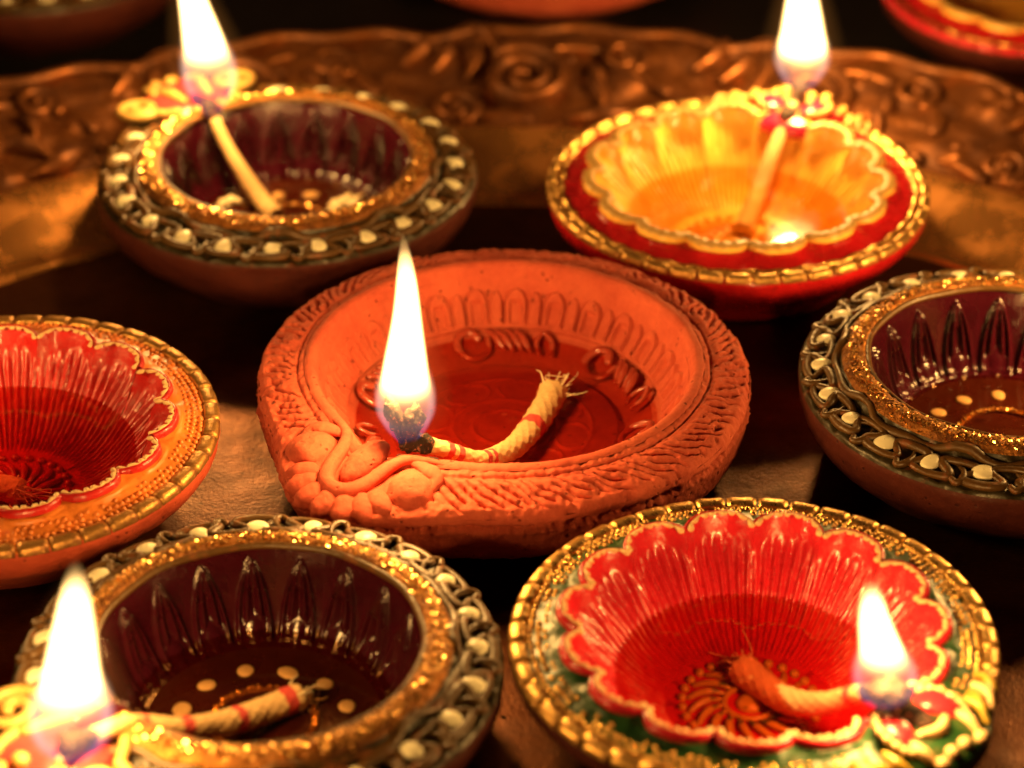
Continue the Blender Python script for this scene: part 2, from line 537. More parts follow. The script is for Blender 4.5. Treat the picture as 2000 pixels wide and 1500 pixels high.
# ------------------------------------------------------------------ shared lamp geometry
def spout_shape(A, sig, r0, R, wob=0.35, seed=0):
    ph = [(_h(np.int64(i), np.int64(seed), np.int64(3), 9) * TAU) for i in range(3)]

    def f(TH, SS, Rr, Z):
        d = (TH + PI) % TAU - PI
        g = np.exp(-np.abs(d / sig) ** 2.2)
        w = sstep(r0, R, Rr) * (0.35 + 0.65 * np.clip(Z / 17.0, 0, 1))
        w2 = sstep(r0, R, Rr)
        wb = wob * (np.sin(2 * TH + ph[0]) + 0.6 * np.sin(3 * TH + ph[1]) + 0.35 * np.sin(7 * TH + ph[2]))
        return Rr + A * g * w + wb * w2, Z
    return f


def wall_disp(amp, seed):
    def f(TH, SS, R, Z):
        x, y = R * np.cos(TH), R * np.sin(TH)
        e = np.minimum(1, np.minimum(SS, 1 - SS) * 12)
        return e * amp * (vnoise(x / 9, y / 9, Z / 5, seed) + 0.4 * vnoise(x / 2.2, y / 2.2, Z / 1.4, seed + 1))
    return f


def flakes_mesh(name, n, place, size, mat, seed):
    """n small flat hexagonal glitter flakes at random tilts: place(rng)->point"""
    g = np.random.default_rng(seed)
    V, F = [], []
    for i in range(n):
        c = np.array(place(g))
        nrm = np.array([g.normal(0, 0.45), g.normal(0, 0.45), 1.0])
        nrm /= np.linalg.norm(nrm)
        a = np.cross(nrm, (1, 0.3, 0))
        a /= np.linalg.norm(a)
        b = np.cross(nrm, a)
        s = size * g.uniform(0.6, 1.3)
        o = len(V)
        for q in range(6):
            V.append(c + s * (math.cos(q * PI / 3) * a + math.sin(q * PI / 3) * b))
        F.append(tuple(range(o, o + 6)))
    return new_mesh(name, V, F, mat, smooth=False)


# ------------------------------------------------------------------ lamp with white dots (olive rim, maroon lotus bowl)
ND, NL = 23, 19
D_RIM = [(32.2, 20.7), (33.0, 19.6), (34.3, 18.9), (37, 18.3), (39.2, 17.9), (40.2, 17.7), (40.7, 17.0)]
D_SH = spout_shape(7.5, 0.36, 31.5, 40.7, 0.25, 1)


def dz(r):
    return float(np.interp(r, [p[0] for p in D_RIM], [p[1] for p in D_RIM]))


def dpt(r, a, dzz=0.0):
    rr, zz = D_SH(np.array([a]), 0, np.array([float(r)]), np.array([dz(r)]))
    return pol(float(rr[0]), a, dz(r) + dzz)


def make_dotted_lamp():
    root = link('dotted_clay_lamp', None)

    def rim_disp(TH, SS, R, Z):
        x, y = R * np.cos(TH), R * np.sin(TH)
        e = np.minimum(1, np.minimum(SS, 1 - SS) * 10)
        return e * (0.45 * vnoise(x / 2.6, y / 2.6, 0, 11) + 0.25 * vnoise(x / 1.1, y / 1.1, 0, 12))
    link('outer_wall', lathe_mesh('outer_wall', [(40.7, 17.0), (40.9, 15.6), (40.2, 12), (38.0, 8), (34, 4), (30, 1.2), (29, 0.2), (27, 0)], 300, 40, CLAY_DARK, wall_disp(0.35, 21), D_SH), root)
    link('painted_rim', lathe_mesh('painted_rim', D_RIM, 560, 40, GREEN, rim_disp, D_SH), root)
    # raised wavy ring and serpentine
    th = np.linspace(0, TAU, 460, endpoint=False)
    w = 32.9 + 0.55 * np.sin(9 * th + 1) + 0.4 * np.sin(17 * th)
    P = np.array([dpt(r, a, 0.1) for r, a in zip(w, th)])
    link('ridge_ring', tube_mesh('ridge_ring', P, 0.95 + 0.2 * np.sin(13 * th), GREEN_LIGHT, 8, 0.9, True), root)
    spg = 0.40                                            # half angle left free for the spout
    tt = np.linspace(spg, TAU - spg, 900)
    ph = tt * ND
    rr = 36.7 + 2.35 * np.cos(ph) + 0.25 * np.sin(5 * tt)
    aa = tt + 0.060 * np.sin(2 * ph) + 0.012 * np.sin(7 * tt)
    P = np.array([dpt(r, a, 0.45) for r, a in zip(rr, aa)])
    link('serpentine_line', tube_mesh('serpentine_line', P, 0.86 + 0.16 * np.sin(tt * 31), GREEN_LIGHT, 8, 0.9), root)
    DOT = lump_mesh('white_dot', 2.3, 2.0, 0.95, CREAM, 16, 9, 0.95)
    DOT2 = lump_mesh('white_dot', 2.1, 2.15, 0.85, CREAM, 16, 9, 0.9, noise=0.08, nscale=0.7, seed=4)
    CUR = tube_mesh('curl_stroke', catmull([(-2.2, 0.9, 0), (-0.5, 1.5, 0.25), (1.6, 1.1, 0.3), (2.4, -0.2, 0.1), (1.3, -0.9, 0)], 22), np.interp(np.linspace(0, 1, 22), [0, 0.5, 1], [0.35, 0.75, 0.65]), GREEN_LIGHT, 7)
    STR = tube_mesh('leaf_stroke', catmull([(-1.5, -0.5, 0), (0, 0.3, 0.2), (1.7, 0.1, 0)], 12), np.interp(np.linspace(0, 1, 12), [0, 0.5, 1], [0.2, 0.5, 0.25]), GREEN_LIGHT, 6)
    for k in range(ND):
        a = k * TAU / ND
        d = (a + PI) % TAU - PI
        if abs(d) > 0.42:
            link('white_dot', DOT if k % 3 else DOT2, root, dpt(36.3 + random.uniform(-.25, .25), a + random.uniform(-.012, .012), 0.5), (0, 0.14, a + random.uniform(-.3, .3)), (random.uniform(.88, 1.08), random.uniform(.88, 1.08), 1))
        am = a + PI / ND
        d = (am + PI) % TAU - PI
        if abs(d) > 0.46:
            link('curl_stroke', CUR, root, dpt(37.6, am + random.uniform(-.01, .01), 0.4), (0, 0.14, am + 0.25 + random.uniform(-.25, .25)))
            link('leaf_stroke', STR, root, dpt(34.9, am - 0.055, 0.2), (0, 0.2, am + 1.9 + random.uniform(-.2, .2)))
            link('leaf_stroke', STR, root, dpt(34.7, am + 0.05, 0.2), (0, 0.2, am + 1.1 + random.uniform(-.2, .2)))
    # glitter band
    band = [(27.3, 21.2), (28.0, 22.0), (29.4, 22.2), (31.0, 21.8), (32.2, 20.7)]
    link('glitter_band', lathe_mesh('glitter_band', band, 400, 14, GLITTER_BASE, lambda TH, SS, R, Z: 0.22 * vnoise(R * np.cos(TH) / 1.1, R * np.sin(TH) / 1.1, 0, 31) * np.minimum(1, np.minimum(SS, 1 - SS) * 8)), root)

    def place(g):
        r = np.clip(g.normal(29.9, 0.9), 27.9, 32.2)
        a = g.uniform(0, TAU)
        return pol(r, a, float(np.interp(r, [p[0] for p in band], [p[1] for p in band])) + g.uniform(0.08, 0.3))
    tag(link('glitter', flakes_mesh('glitter', 3600, place, 0.29, GLITTER, 5), root), kind='stuff')
    P = np.array([pol(27.4 + 0.12 * math.sin(11 * a), a, 21.35 + 0.08 * math.sin(7 * a)) for a in th])
    link('bowl_lip', tube_mesh('bowl_lip', P, 0.62, GREEN_LIGHT, 8, 1.0, True), root)
    # lotus bowl
    link('bowl_floor', lathe_mesh('bowl_floor', [(0.2, 4.3), (9, 4.3), (17, 4.4), (20.0, 4.9)], 160, 24, MAROON_FLOOR, lambda TH, SS, R, Z: 0.1 * vnoise(R * np.cos(TH) / 3, R * np.sin(TH) / 3, 0, 41) * (1 - SS)), root)

    def lotus(TH, SS, R, Z):
        phi = TH / (PI / NL)
        t = np.clip((SS - 0.05) / 0.86, 0, 1)
        wd = 0.93 * np.clip(1 - t ** 2.0, 0, 1) ** 0.85 + 1e-3
        f = np.abs(phi) / wd
        on = (SS > 0.07) & (t < 1)
        h = 0.85 * (1 - sstep(0.86, 1.0, f)) * on
        h = h + 0.45 * np.exp(-((f - 0.80) / 0.09) ** 2) * on * (t < 0.97)
        h = h - 0.80 * np.exp(-((f - 0.62) / 0.08) ** 2) * on * sstep(0.2, 0.3, t)
        h = h + 0.65 * np.exp(-((f - 0.36) / 0.10) ** 2) * on * sstep(0.25, 0.35, t) * (1 - sstep(0.8, 0.95, t))
        h = h - 0.65 * np.exp(-((phi - 0.0) / 0.09) ** 2) * on * sstep(0.3, 0.4, t) * (1 - sstep(0.6, 0.7, t))
        q = 1 - (phi / 0.52) ** 2 - ((t - 0.16) / 0.17) ** 2
        h = np.maximum(h, 1.35 * np.sqrt(np.clip(q, 0, 1)))
        e = np.minimum(1, np.minimum(SS, 1 - SS) * 14)
        return 0.7 * e * h
    LOT = lathe_mesh('lotus_petal', [(20.0, 4.9), (22.4, 6.4), (24.2, 10), (25.5, 14.5), (26.5, 18.5), (27.3, 21.2)], 40, 64, MAROON, lotus, None, -PI / NL, PI / NL)
    for k in range(NL):
        link('lotus_petal', LOT, root, (0, 0, 0), (0, 0, (k + 0.5) * TAU / NL))
    FD = lump_mesh('floor_dot', 1.75, 1.55, 0.5, CREAM, 16, 8, 0.95, noise=0.06, nscale=0.8, seed=8)
    for k in range(12):
        a = k * TAU / 12 + 0.1
        s = random.uniform(0.85, 1.1)
        link('floor_dot', FD, root, pol(14.2 + random.uniform(-.4, .4), a, 4.4), (0, 0, random.uniform(0, 6)), (s, s * random.uniform(.9, 1.1), 1))
    P = np.array([pol(8.7, a, 4.5) for a in th[::3]])
    link('floor_ring', tube_mesh('floor_ring', P, 0.7, GLITTER_BASE, 8, 0.7, True), root)

    def place2(g):
        a = g.uniform(0, TAU)
        return pol(8.7 + g.normal(0, 0.3), a, 4.95 + g.uniform(0.05, 0.2))
    tag(link('floor_glitter', flakes_mesh('floor_glitter', 260, place2, 0.25, GLITTER, 6), root), kind='stuff')
    # spout plate with cream scrolls
    link('spout_plate', lump_mesh('spout_plate', 9.0, 9.2, 3.6, SPOUT_PINK, 36, 16, 0.8, noise=0.03, nscale=0.4, seed=3), root, (40.5, 0, 18.6), (0, 0.05, 0))
    link('wick_channel', lump_mesh('wick_channel', 7.0, 2.2, 1.6, MAROON, 20, 10), root, (33.0, 0, 21.2), (0, 0.1, 0))
    for sg in (-1, 1):
        P = spiral_pts(1.45, 0.8, 5.0, 60, sgn=sg, a0=0.6 * sg)
        P = np.vstack([P, catmull([P[-1], (P[-1][0] - 2.5, P[-1][1] - sg * 2.2, 0), (-8.5, P[-1][1] - sg * 3.5, 0.3)], 12)[1:]])
        link('cream_scroll', tube_mesh('cream_scroll', P, np.linspace(1.0, 0.95, len(P)), YCREAM, 9), root, (40.2, sg * 12.3, 20.6), (0, 0.10, 0.0))
        link('cream_dash', tube_mesh('cream_dash', catmull([(35.5, sg * 3.4, 22.0), (39, sg * 4.1, 22.3), (42.5, sg * 5.0, 21.9)], 14), np.interp(np.linspace(0, 1, 14), [0, .5, 1], [.7, 1.15, .8]), YCREAM, 9), root)
        link('cream_dash', tube_mesh('cream_dash', catmull([(43.5, sg * 6.2, 21.3), (45.6, sg * 6.2, 20.9), (48, sg * 5.6, 20.0)], 14), 0.95, YCREAM, 9), root)
    KN = lump_mesh('cream_knob', 1.5, 1.5, 1.3, YCREAM, 14, 9)
    for (x, y) in ((49.3, -2.2), (49.3, 2.2), (46.6, 0.0)):
        link('cream_knob', KN, root, (x, y, 19.6 + (49.3 - x) * 0.6))
    return root


# ------------------------------------------------------------------ lamp with a scalloped flower bowl
NP, NT_ = 15, 44
P_SH = spout_shape(5.5, 0.30, 34.0, 40.6, 0.2, 5)
P_FIELD = [(30.2, 19.6), (33.2, 19.1), (37.6, 17.9)]


def fz(r):
    return float(np.interp(r, [p[0] for p in P_FIELD], [p[1] for p in P_FIELD]))


def field_shape(TH, SS, Rr, Z):
    phi = ((TH / (TAU / NP) + 0.5) % 1.0 - 0.5) * 2
    R1, Z1 = P_SH(TH, SS, Rr, Z)
    return R1 + 2.9 * (1 - np.abs(phi) ** 2.6) * (1 - sstep(30.2, 35.0, Rr)), Z1


def lip_pt(phi):
    """lip of one petal, phi -1..1: (r, z)"""
    lob = 1 - abs(phi) ** 2.6
    return 29.4 + 3.0 * lob, 20.3 + 0.5 * lob


def ppt(r, a, z):
    rr, _ = P_SH(np.array([a]), 0, np.array([float(r)]), np.array([17.0]))
    return pol(float(rr[0]), a, z)


def make_petal_lamp(name, bowl, field, edge_mat, bead_mat, lobe_mat, wall, plate, medal, stroke, beads=True, jag=True, seed=0, tile_in=37.95):
    root = link(name, None)
    R = random.Random(seed)
    link('outer_wall', lathe_mesh('outer_wall', [(40.6, 17.4), (40.9, 16.4), (40.3, 13.8), (38.0, 10.8), (33.0, 6.6), (28, 1.4), (27, 0.2), (25, 0)], 300, 40, wall, wall_disp(0.3, 51 + seed), P_SH), root)
    link('rim_field', lathe_mesh('rim_field', P_FIELD + [(38.0, 17.6), (40.2, 17.6), (40.6, 17.4)], 420, 30, field, lambda TH, SS, R_, Z: 0.16 * vnoise(R_ * np.cos(TH) / 1.5, R_ * np.sin(TH) / 1.5, 0, 61) * np.minimum(1, (1 - SS) * 10), field_shape), root)
    # gold tiles round the edge
    keys = {}
    for k in range(NT_):
        a = (k + 0.5) * TAU / NT_
        d = (a + PI) % TAU - PI
        if abs(d) < 0.33:
            continue
        v = k % 3
        if v not in keys:
            h = PI / NT_ * R.uniform(0.88, 0.94)
            u = np.linspace(-h, h, 7)
            prof = [(tile_in, 17.3), (tile_in + 0.05, 18.2), (tile_in + 0.4, 18.55), (max(39.4, tile_in + 0.8), 18.65 + 0.08 * v), (40.5, 18.45), (40.95, 17.9), (40.95, 16.9)]
            V = []
            for i, q in enumerate(u):
                e = 0.25 if i in (0, 6) else 0.0
                for (r, z) in prof:
                    V.append(pol(r, q, z - e * (1 if z > 17.5 else 0) + 0.06 * R.uniform(-1, 1)))
            n0 = len(prof)
            F = [tuple(int(q) for q in f) for f in grid_faces(7, n0, False, False)]
            F += [tuple(range(n0))[::-1], tuple(range(6 * n0, 7 * n0))]
            keys[v] = new_mesh('rim_tile', V, F, edge_mat)
        rr = float(P_SH(np.array([a]), 0, np.array([40.6]), np.array([17.0]))[0][0]) - 40.6
        link('rim_tile', keys[v], root, pol(rr, a, R.uniform(-.08, .08)), (0, 0, a))
    # beads
    if beads:
        V, F = [], []
        u = np.linspace(0, TAU, 7, endpoint=False)

        def bead(x, y, z, s):
            o = len(V)
            for (q, zz) in ((1.0, 0.0), (0.72, 0.72)):
                for t in u:
                    V.append((x + s * q * math.cos(t), y + s * q * math.sin(t), z + s * zz))
            V.append((x, y, z + s))
            for i in range(7):
                i2 = (i + 1) % 7
                F.append((o + i, o + i2, o + 7 + i2, o + 7 + i))
                F.append((o + 7 + i, o + 7 + i2, o + 14))
        for row, (r, n, s) in enumerate(((37.3, 170, 0.60), (36.0, 165, 0.56), (34.9, 150, 0.48))):
            for i in range(n):
                a = (i + 0.5 * (row % 2)) * TAU / n + R.uniform(-.004, .004)
                d = (a + PI) % TAU - PI
                if abs(d) < 0.30 or R.random() < 0.05 + 0.12 * row:
                    continue
                rj = r + R.uniform(-.1, .1)
                p = ppt(rj, a, fz(rj))
                bead(p[0], p[1], p[2], s * R.uniform(0.85, 1.1))
        tag(link('rim_beads', new_mesh('rim_beads', V, F, bead_mat), root), kind='stuff')
    else:
        for rr_ in (37.9,):
            th = np.linspace(0.3, TAU - 0.3, 300)
            link('gold_line', tube_mesh('gold_line', [ppt(rr_ + 0.12 * math.sin(19 * a), a, fz(rr_) + 0.1) for a in th], 0.55 + 0.15 * np.sin(th * 41), edge_mat, 7), root)
    # petals of the bowl
    prof = [(12.8, 3.5), (16.6, 4.2), (20.6, 6.6), (24.2, 10.6), (26.8, 14.8), (28.4, 18.2), (29.3, 20.3), (29.9, 20.55), (30.3, 20.2), (30.5, 19.2)]

    def pdisp(TH, SS, R_, Z):
        phi = TH / (PI / NP)
        rib = 0.40 * np.cos(phi * PI * 7 + 0.5 * vnoise(phi * 4, SS * 6, 0, 72)) * (1 + 0.4 * vnoise(phi * 9, SS * 14, 0, 73)) * sstep(0.03, 0.12, SS) * (1 - sstep(0.66, 0.80, SS))
        if not jag:
            rib = rib * 0.7
        x, y = R_ * np.cos(TH), R_ * np.sin(TH)
        top = sstep(0.55, 0.75, SS) * (1 - sstep(0.78, 0.86, SS))
        dome = -0.15 * top * (1 - np.abs(phi) ** 2)
        return rib + dome + 0.05 * vnoise(x * 1.2, y * 1.2, Z, 71)

    def pshape(TH, SS, R_, Z):
        phi = np.clip(TH / (PI / NP), -1, 1)
        lob = 1 - np.abs(phi) ** 2.6
        w = sstep(0.45, 0.80, SS)
        return R_ + 3.0 * lob * w, Z + 0.5 * lob * w
    PET = lathe_mesh('bowl_petal', prof, 57, 70, bowl, pdisp, pshape, -PI / NP, PI / NP)
    n = 64
    ph = np.linspace(-0.89, 0.89, n)
    pts, rad = [], []
    for i, p in enumerate(ph):
        r, z = lip_pt(p)
        tooth = 0.5 + 0.5 * math.cos(i * TAU / 9.0 + 0.8 * math.sin(i * 0.31)) if jag else 0.5
        end = abs(p) ** 6
        pts.append(pol(r + (0.1 - 0.55 * tooth) - 0.9 * end, p * PI / NP, z + 0.15 - 0.5 * end))
        rad.append((0.17 + 0.34 * tooth * R.uniform(0.6, 1.3) + 0.18 * end) if jag else 1.25 + 0.15 * math.sin(i * 0.5))
    PED = tube_mesh('petal_edge', pts, rad, lobe_mat, 8, 0.75 if jag else 0.5)
    for k in range(NP):
        a = k * TAU / NP
        q = link('bowl_petal', PET, root, (0, 0, R.uniform(-.1, .1)), (0, 0, a), (1, 1, R.uniform(0.985, 1.01)))
        if k != 0:
            link('petal_edge', PED, q, (0, 0, 0), (0, 0, R.uniform(-.01, .01)), (R.uniform(.99, 1.005),) * 2 + (1,))
    # medallion on the floor
    link('bowl_floor', lathe_mesh('bowl_floor', [(0.2, 3.2), (6, 3.2), (11, 3.3), (12.8, 3.5)], 120, 20, bowl, None), root)
    LF = tube_mesh('medallion_petal', catmull([(4.6, -0.6, 0), (6.6, 0.1, 0.5), (8.6, 1.5, 0.4), (9.9, 3.0, 0)], 16), np.interp(np.linspace(0, 1, 16), [0, .5, 1], [0.4, 0.75, 0.5]), medal, 7, 0.9)
    for k in range(18):
        link('medallion_petal', LF, root, (0, 0, 3.5), (0, 0, k * TAU / 18))
    MB = lump_mesh('medallion_bead', 0.85, 0.85, 0.8, medal, 12, 8)
    for k in range(28):
        link('medallion_bead', MB, root, pol(11.6, k * TAU / 28, 3.6))
    link('medallion_ring', tube_mesh('medallion_ring', [pol(4.3, a, 3.6) for a in np.linspace(0, TAU, 60, endpoint=False)], 0.5, medal, 8, 1, True), root)
    link('medallion_boss', lump_mesh('medallion_boss', 2.3, 2.3, 1.3, medal, 20, 10, noise=0.12, nscale=0.9), root, (0, 0, 3.4))
    # spout
    link('spout_plate', lump_mesh('spout_plate', 9.5, 9.5, 3.0, plate, 34, 14, 0.8, noise=0.03, nscale=0.4, seed=seed), root, (36.5, 0, 17.6), (0, 0.03, 0))
    link('wick_channel', lump_mesh('wick_channel', 4.8, 2.3, 1.2, CHAR, 20, 10), root, (33.8, 0, 20.6))
    for sg in (-1, 1):
        # fleshy leaf beside the wick with a toothed cream edge
        LFM = lump_mesh('spout_leaf', 4.6, 2.7, 1.5, bowl if jag else plate, 26, 12, fn=lambda X, Y, Z: (X, Y * (1 - 0.06 * X), Z - 0.02 * X * X))
        lf = link('spout_leaf', LFM, root, (35.5, sg * 5.2, 20.5), (0.15 * sg, 0.12, 0.35 * sg))
        u = np.linspace(0.1, PI - 0.35, 46) * 1.0
        PP = [(4.6 * math.cos(t), sg * 2.8 * math.sin(t) * (1 - 0.06 * 4.6 * math.cos(t)), 0.15) for t in u]
        link('leaf_edge', tube_mesh('leaf_edge', PP, 0.62 + 0.22 * np.cos(np.arange(46) * TAU / 7), lobe_mat, 8), lf)
        for j_ in range(3):
            b = sg * (0.13 + 0.105 * j_)
            link('cream_dash', tube_mesh('cream_dash', catmull([pol(38.5 - j_ * 0.3, b * 1.15, 20.5 - j_ * .5), pol(41.6 - j_ * 0.5, b * 1.1, 20.3 - j_ * .5), pol(44.0 - j_ * 1.0, b * 0.95, 19.0 - j_ * .5)], 14), np.interp(np.linspace(0, 1, 14), [0, .5, 1], [.55, 1.0, .6]), lobe_mat if j_ != 1 else stroke, 8), root)
            link('relief_stroke', tube_mesh('relief_stroke', catmull([pol(37.5, sg * (0.36 + .07 * j_), 18.6), pol(39.4, sg * (0.33 + .07 * j_), 19.2), pol(41.6, sg * (0.27 + .07 * j_), 18.4)], 14), np.interp(np.linspace(0, 1, 14), [0, .5, 1], [.4, .85, .45]), stroke, 8), root)
    KN = lump_mesh('cream_knob', 1.25, 1.25, 1.1, lobe_mat, 14, 9)
    for (x, y) in ((43.6, -1.6), (43.6, 1.6), (44.4, -4.8), (44.4, 4.8)):
        link('cream_knob', KN, root, (x, y, 19.4))
    link('spout_bar', tube_mesh('spout_bar', catmull([(38.2, -3.0, 20.6), (39.6, 0, 20.9), (38.2, 3.0, 20.6)], 18), np.interp(np.linspace(0, 1, 18), [0, .5, 1], [.7, 1.05, .7]), lobe_mat, 9), root)
    return root


# ------------------------------------------------------------------ plain terracotta lamp
def make_terracotta_lamp(name):
    root = link(name, None)
    RO = 47.5
    sh = spout_shape(9.0, 0.33, 36.5, RO, 0.3, 9)

    def lipshape(TH, SS, Rr, Z):
        d = (TH + PI) % TAU - PI
        g = np.exp(-np.abs(d / 0.22) ** 2.0)
        w = sstep(24, 36.0, Rr) * (1 - sstep(38.0, 41.5, Rr))
        R1, Z1 = sh(TH, SS, Rr, Z)
        return R1 + 3.0 * g * w, Z1 - 1.6 * g * sstep(25, 33, Rr) * (1 - sstep(38.5, 41, Rr))
    # outer wall with a ragged parting line under the rim
    def wd(TH, SS, R, Z):
        x, y = R * np.cos(TH), R * np.sin(TH)
        rag = 0.5 + 0.5 * vnoise(TH * 34, 0.3, 0, 81) + 0.35 * vnoise(TH * 110, 0.7, 0, 82)
        crack = -2.0 * np.clip(rag, 0.1, 1.4) * np.exp(-((SS - 0.065 - 0.010 * vnoise(TH * 22, 2.2, 0, 83)) / 0.020) ** 2)
        burr = 0.55 * np.clip(vnoise(TH * 60, 1.1, 0, 85), 0, 1) * np.exp(-((SS - 0.10) / 0.016) ** 2)
        e = np.minimum(1, np.minimum(SS, 1 - SS) * 14)
        return e * (0.35 * vnoise(x / 9, y / 9, Z / 5, 84) + 0.16 * vnoise(x / 2, y / 2, Z / 1.3, 86) + 0.12 * vnoise(x / 0.8, y / 0.8, Z / 0.7, 87)) + crack + burr
    link('outer_wall', lathe_mesh('outer_wall', [(RO, 17.4), (RO + 0.35, 15.6), (RO + 0.1, 12.8), (RO - 0.3, 10.0), (RO - 1.6, 7.8), (41.0, 5.0), (34, 1.2), (32.5, 0.2), (30, 0)], 900, 110, CLAY, wd, sh), root)

    rim = [(38.4, 21.3), (39.6, 21.0), (41.5, 20.5), (44.0, 19.6), (46.2, 18.7), (47.1, 18.2), (RO, 17.4)]

    def rd(TH, SS, R, Z):
        d = (TH + PI) % TAU - PI
        NS = 112.0
        # leaf strokes change slant in bunches, like the pressed pattern
        bp = TH / TAU * 19 + 0.35 * vnoise(TH * 3, 0.2, 0, 90)
        bunch = np.floor(bp)
        hb = _h(bunch.astype(np.int64), np.int64(11), np.int64(4), 8)
        sl = (-0.026 + 0.022 * (hb - 0.5)) * np.where(d > 0, 1.0, -1.0)
        jit = 0.6 * vnoise(TH * 13, 0.5, 0, 91)
        ph_ = (TH + sl * (R - 43)) * NS / TAU + jit + 0.10 * vnoise(TH * 60, R * 1.1, 0, 94)
        f = ph_ % 1.0
        i = np.floor(ph_)
        hs = _h(i.astype(np.int64), np.int64(3), np.int64(1), 5)
        hs2 = _h(i.astype(np.int64), np.int64(7), np.int64(2), 6)
        groove = np.exp(-((f - 0.5) / (0.12 + 0.12 * hs)) ** 2)
        a0 = 40.4 + 2.6 * hs ** 2
        a1 = 46.9 - 2.6 * hs2 ** 2
        win = sstep(a0 - 0.4, a0 + 0.9, R) * (1 - sstep(a1 - 0.7, a1 + 0.3, R))
        free = sstep(0.30, 0.42, np.abs(d))
        x, y = R * np.cos(TH), R * np.sin(TH)
        body = 0.55 * sstep(40.3, 41.6, R) * (1 - sstep(46.2, 47.2, R)) * free
        br = np.clip(vnoise(x / 1.6, y / 1.6, 0, 95) - 0.45, 0, 1)
        line = -0.6 * np.exp(-((R - 39.7 - 0.2 * vnoise(TH * 8, 0, 0, 96)) / 0.28) ** 2)
        return -(0.60 + 1.3 * hs2) * groove * win * free + body + line - 1.1 * br * sstep(41, 45, R) * free + 0.22 * vnoise(x / 3, y / 3, 0, 92) + 0.20 * vnoise(x / 0.9, y / 0.9, 0, 93)
    link('patterned_rim', lathe_mesh('patterned_rim', rim, 1300, 52, CLAY, rd, lipshape), root)
    # inner lip ridge
    def ld(TH, SS, R, Z):
        x, y = R * np.cos(TH), R * np.sin(TH)
        return 0.10 * vnoise(x / 2.5, y / 2.5, 0, 97) + 0.06 * vnoise(x / .8, y / .8, 0, 98)
    link('inner_lip', lathe_mesh('inner_lip', [(35.4, 19.2), (35.9, 20.9), (36.6, 21.8), (37.4, 22.0), (38.1, 21.7), (38.4, 21.3)], 700, 18, CLAY, ld, lipshape), root)
    # bowl wall with a band of pressed arches
    NA = 26

    def bd(TH, SS, R, Z):
        # each cell: one wide arch with an inner arch, one narrow arch
        f = (TH / TAU * NA) % 1.0
        def arch(c, hw, top):
            u = (f - c) / hw
            s0 = 0.52
            tt = (SS - s0) / (top - s0)
            wd_ = np.sqrt(np.clip(1 - np.clip((tt - 0.45) / 0.55, 0, 1) ** 2, 0, 1)) + 1e-3
            q = np.abs(u) / wd_
            inside = (tt > 0) & (tt < 1)
            return q, inside, tt
        q, ins, tt = arch(0.31, 0.30, 0.88)
        h = np.where(ins, 0.75 * (1 - sstep(0.80, 1.0, q)), 0.0) - 0.75 * np.exp(-((q - 1.06) / 0.10) ** 2) * (tt > 0) * (tt < 1.0)
        h = h - np.where(ins, 1.1 * (1 - sstep(0.40, 0.58, q)) * (1 - sstep(0.55, 0.75, tt)), 0.0)
        q2, ins2, tt2 = arch(0.81, 0.175, 0.85)
        h = h + np.where(ins2, 0.75 * (1 - sstep(0.70, 1.0, q2)), 0.0) - 0.6 * np.exp(-((q2 - 1.08) / 0.14) ** 2) * (tt2 > 0) * (tt2 < 1.0)
        step = -1.3 * (1 - sstep(0.455, 0.49, SS))
        x, y = R * np.cos(TH), R * np.sin(TH)
        e = np.minimum(1, np.minimum(SS, 1 - SS) * 16)
        return e * (h + step + 0.14 * vnoise(x / 4, y / 4, Z / 4, 101) + 0.05 * vnoise(x / 1.1, y / 1.1, Z, 102))
    link('bowl_wall', lathe_mesh('bowl_wall', [(22, 6.4), (26.5, 7.8), (30.2, 10.4), (32.8, 13.6), (34.4, 16.6), (35.4, 19.2)], 1040, 110, CLAY, bd, lipshape), root)

    def fd(TH, SS, R, Z):
        x, y = R * np.cos(TH), R * np.sin(TH)
        ring = 0.45 * np.exp(-((R - 10) / 0.5) ** 2) + 0.45 * np.exp(-((R - 6.0) / 0.45) ** 2) + 0.4 * np.exp(-((R - 17.2) / 0.4) ** 2)
        m = (TH / TAU * 8) % 1.0 - 0.5
        w = 0.42 * np.sqrt(np.clip(1 - ((R - 13.6) / 3.2) ** 2, 0, 1))
        leaf = 0.4 * np.exp(-((np.abs(m) - w) / 0.035) ** 2) * (np.abs(R - 13.6) < 3.2)
        return ring + leaf + 0.12 * vnoise(x / 3, y / 3, 0, 111)
    link('bowl_floor', lathe_mesh('bowl_floor', [(0.2, 5.8), (8, 5.8), (16, 5.9), (22, 6.4)], 360, 70, CLAY_WET, fd), root)
    # pressed scrolls low on the bowl wall
    def turned(pts, ang, mirror=1):
        c_, s_ = math.cos(ang), math.sin(ang)
        return [(x * c_ - y * mirror * s_, x * s_ + y * mirror * c_, z) for x, y, z in pts]
    CS = tube_mesh('pressed_scroll', catmull(turned([(-0.5, -3.4, 0), (-3.2, -1.6, 0.2), (-3.0, 1.8, 0.3), (0, 3.4, 0.3), (2.9, 1.6, .3), (2.6, -1.0, .3), (0.6, -1.6, .2)], 0.4), 40), np.interp(np.linspace(0, 1, 40), [0, .5, 1], [.5, .85, .9]), CLAY_WET, 8, 0.8)
    ST = tube_mesh('pressed_stroke', catmull(turned([(-2.4, -0.9, 0), (-.6, -.3, .25), (1.2, 0.2, .3), (2.3, 1.1, .1)], 0.25), 18), np.interp(np.linspace(0, 1, 18), [0, .5, 1], [.5, .85, .55]), CLAY_WET, 8, 0.85)
    LO = tube_mesh('pressed_leaf', catmull(turned([(-2.6, -1.4, 0), (0.2, -1.7, .2), (2.6, -0.2, .3), (0.6, 1.4, .2), (-2.0, 1.0, 0)], 0.3), 30), 0.5, CLAY_WET, 8, 0.85)
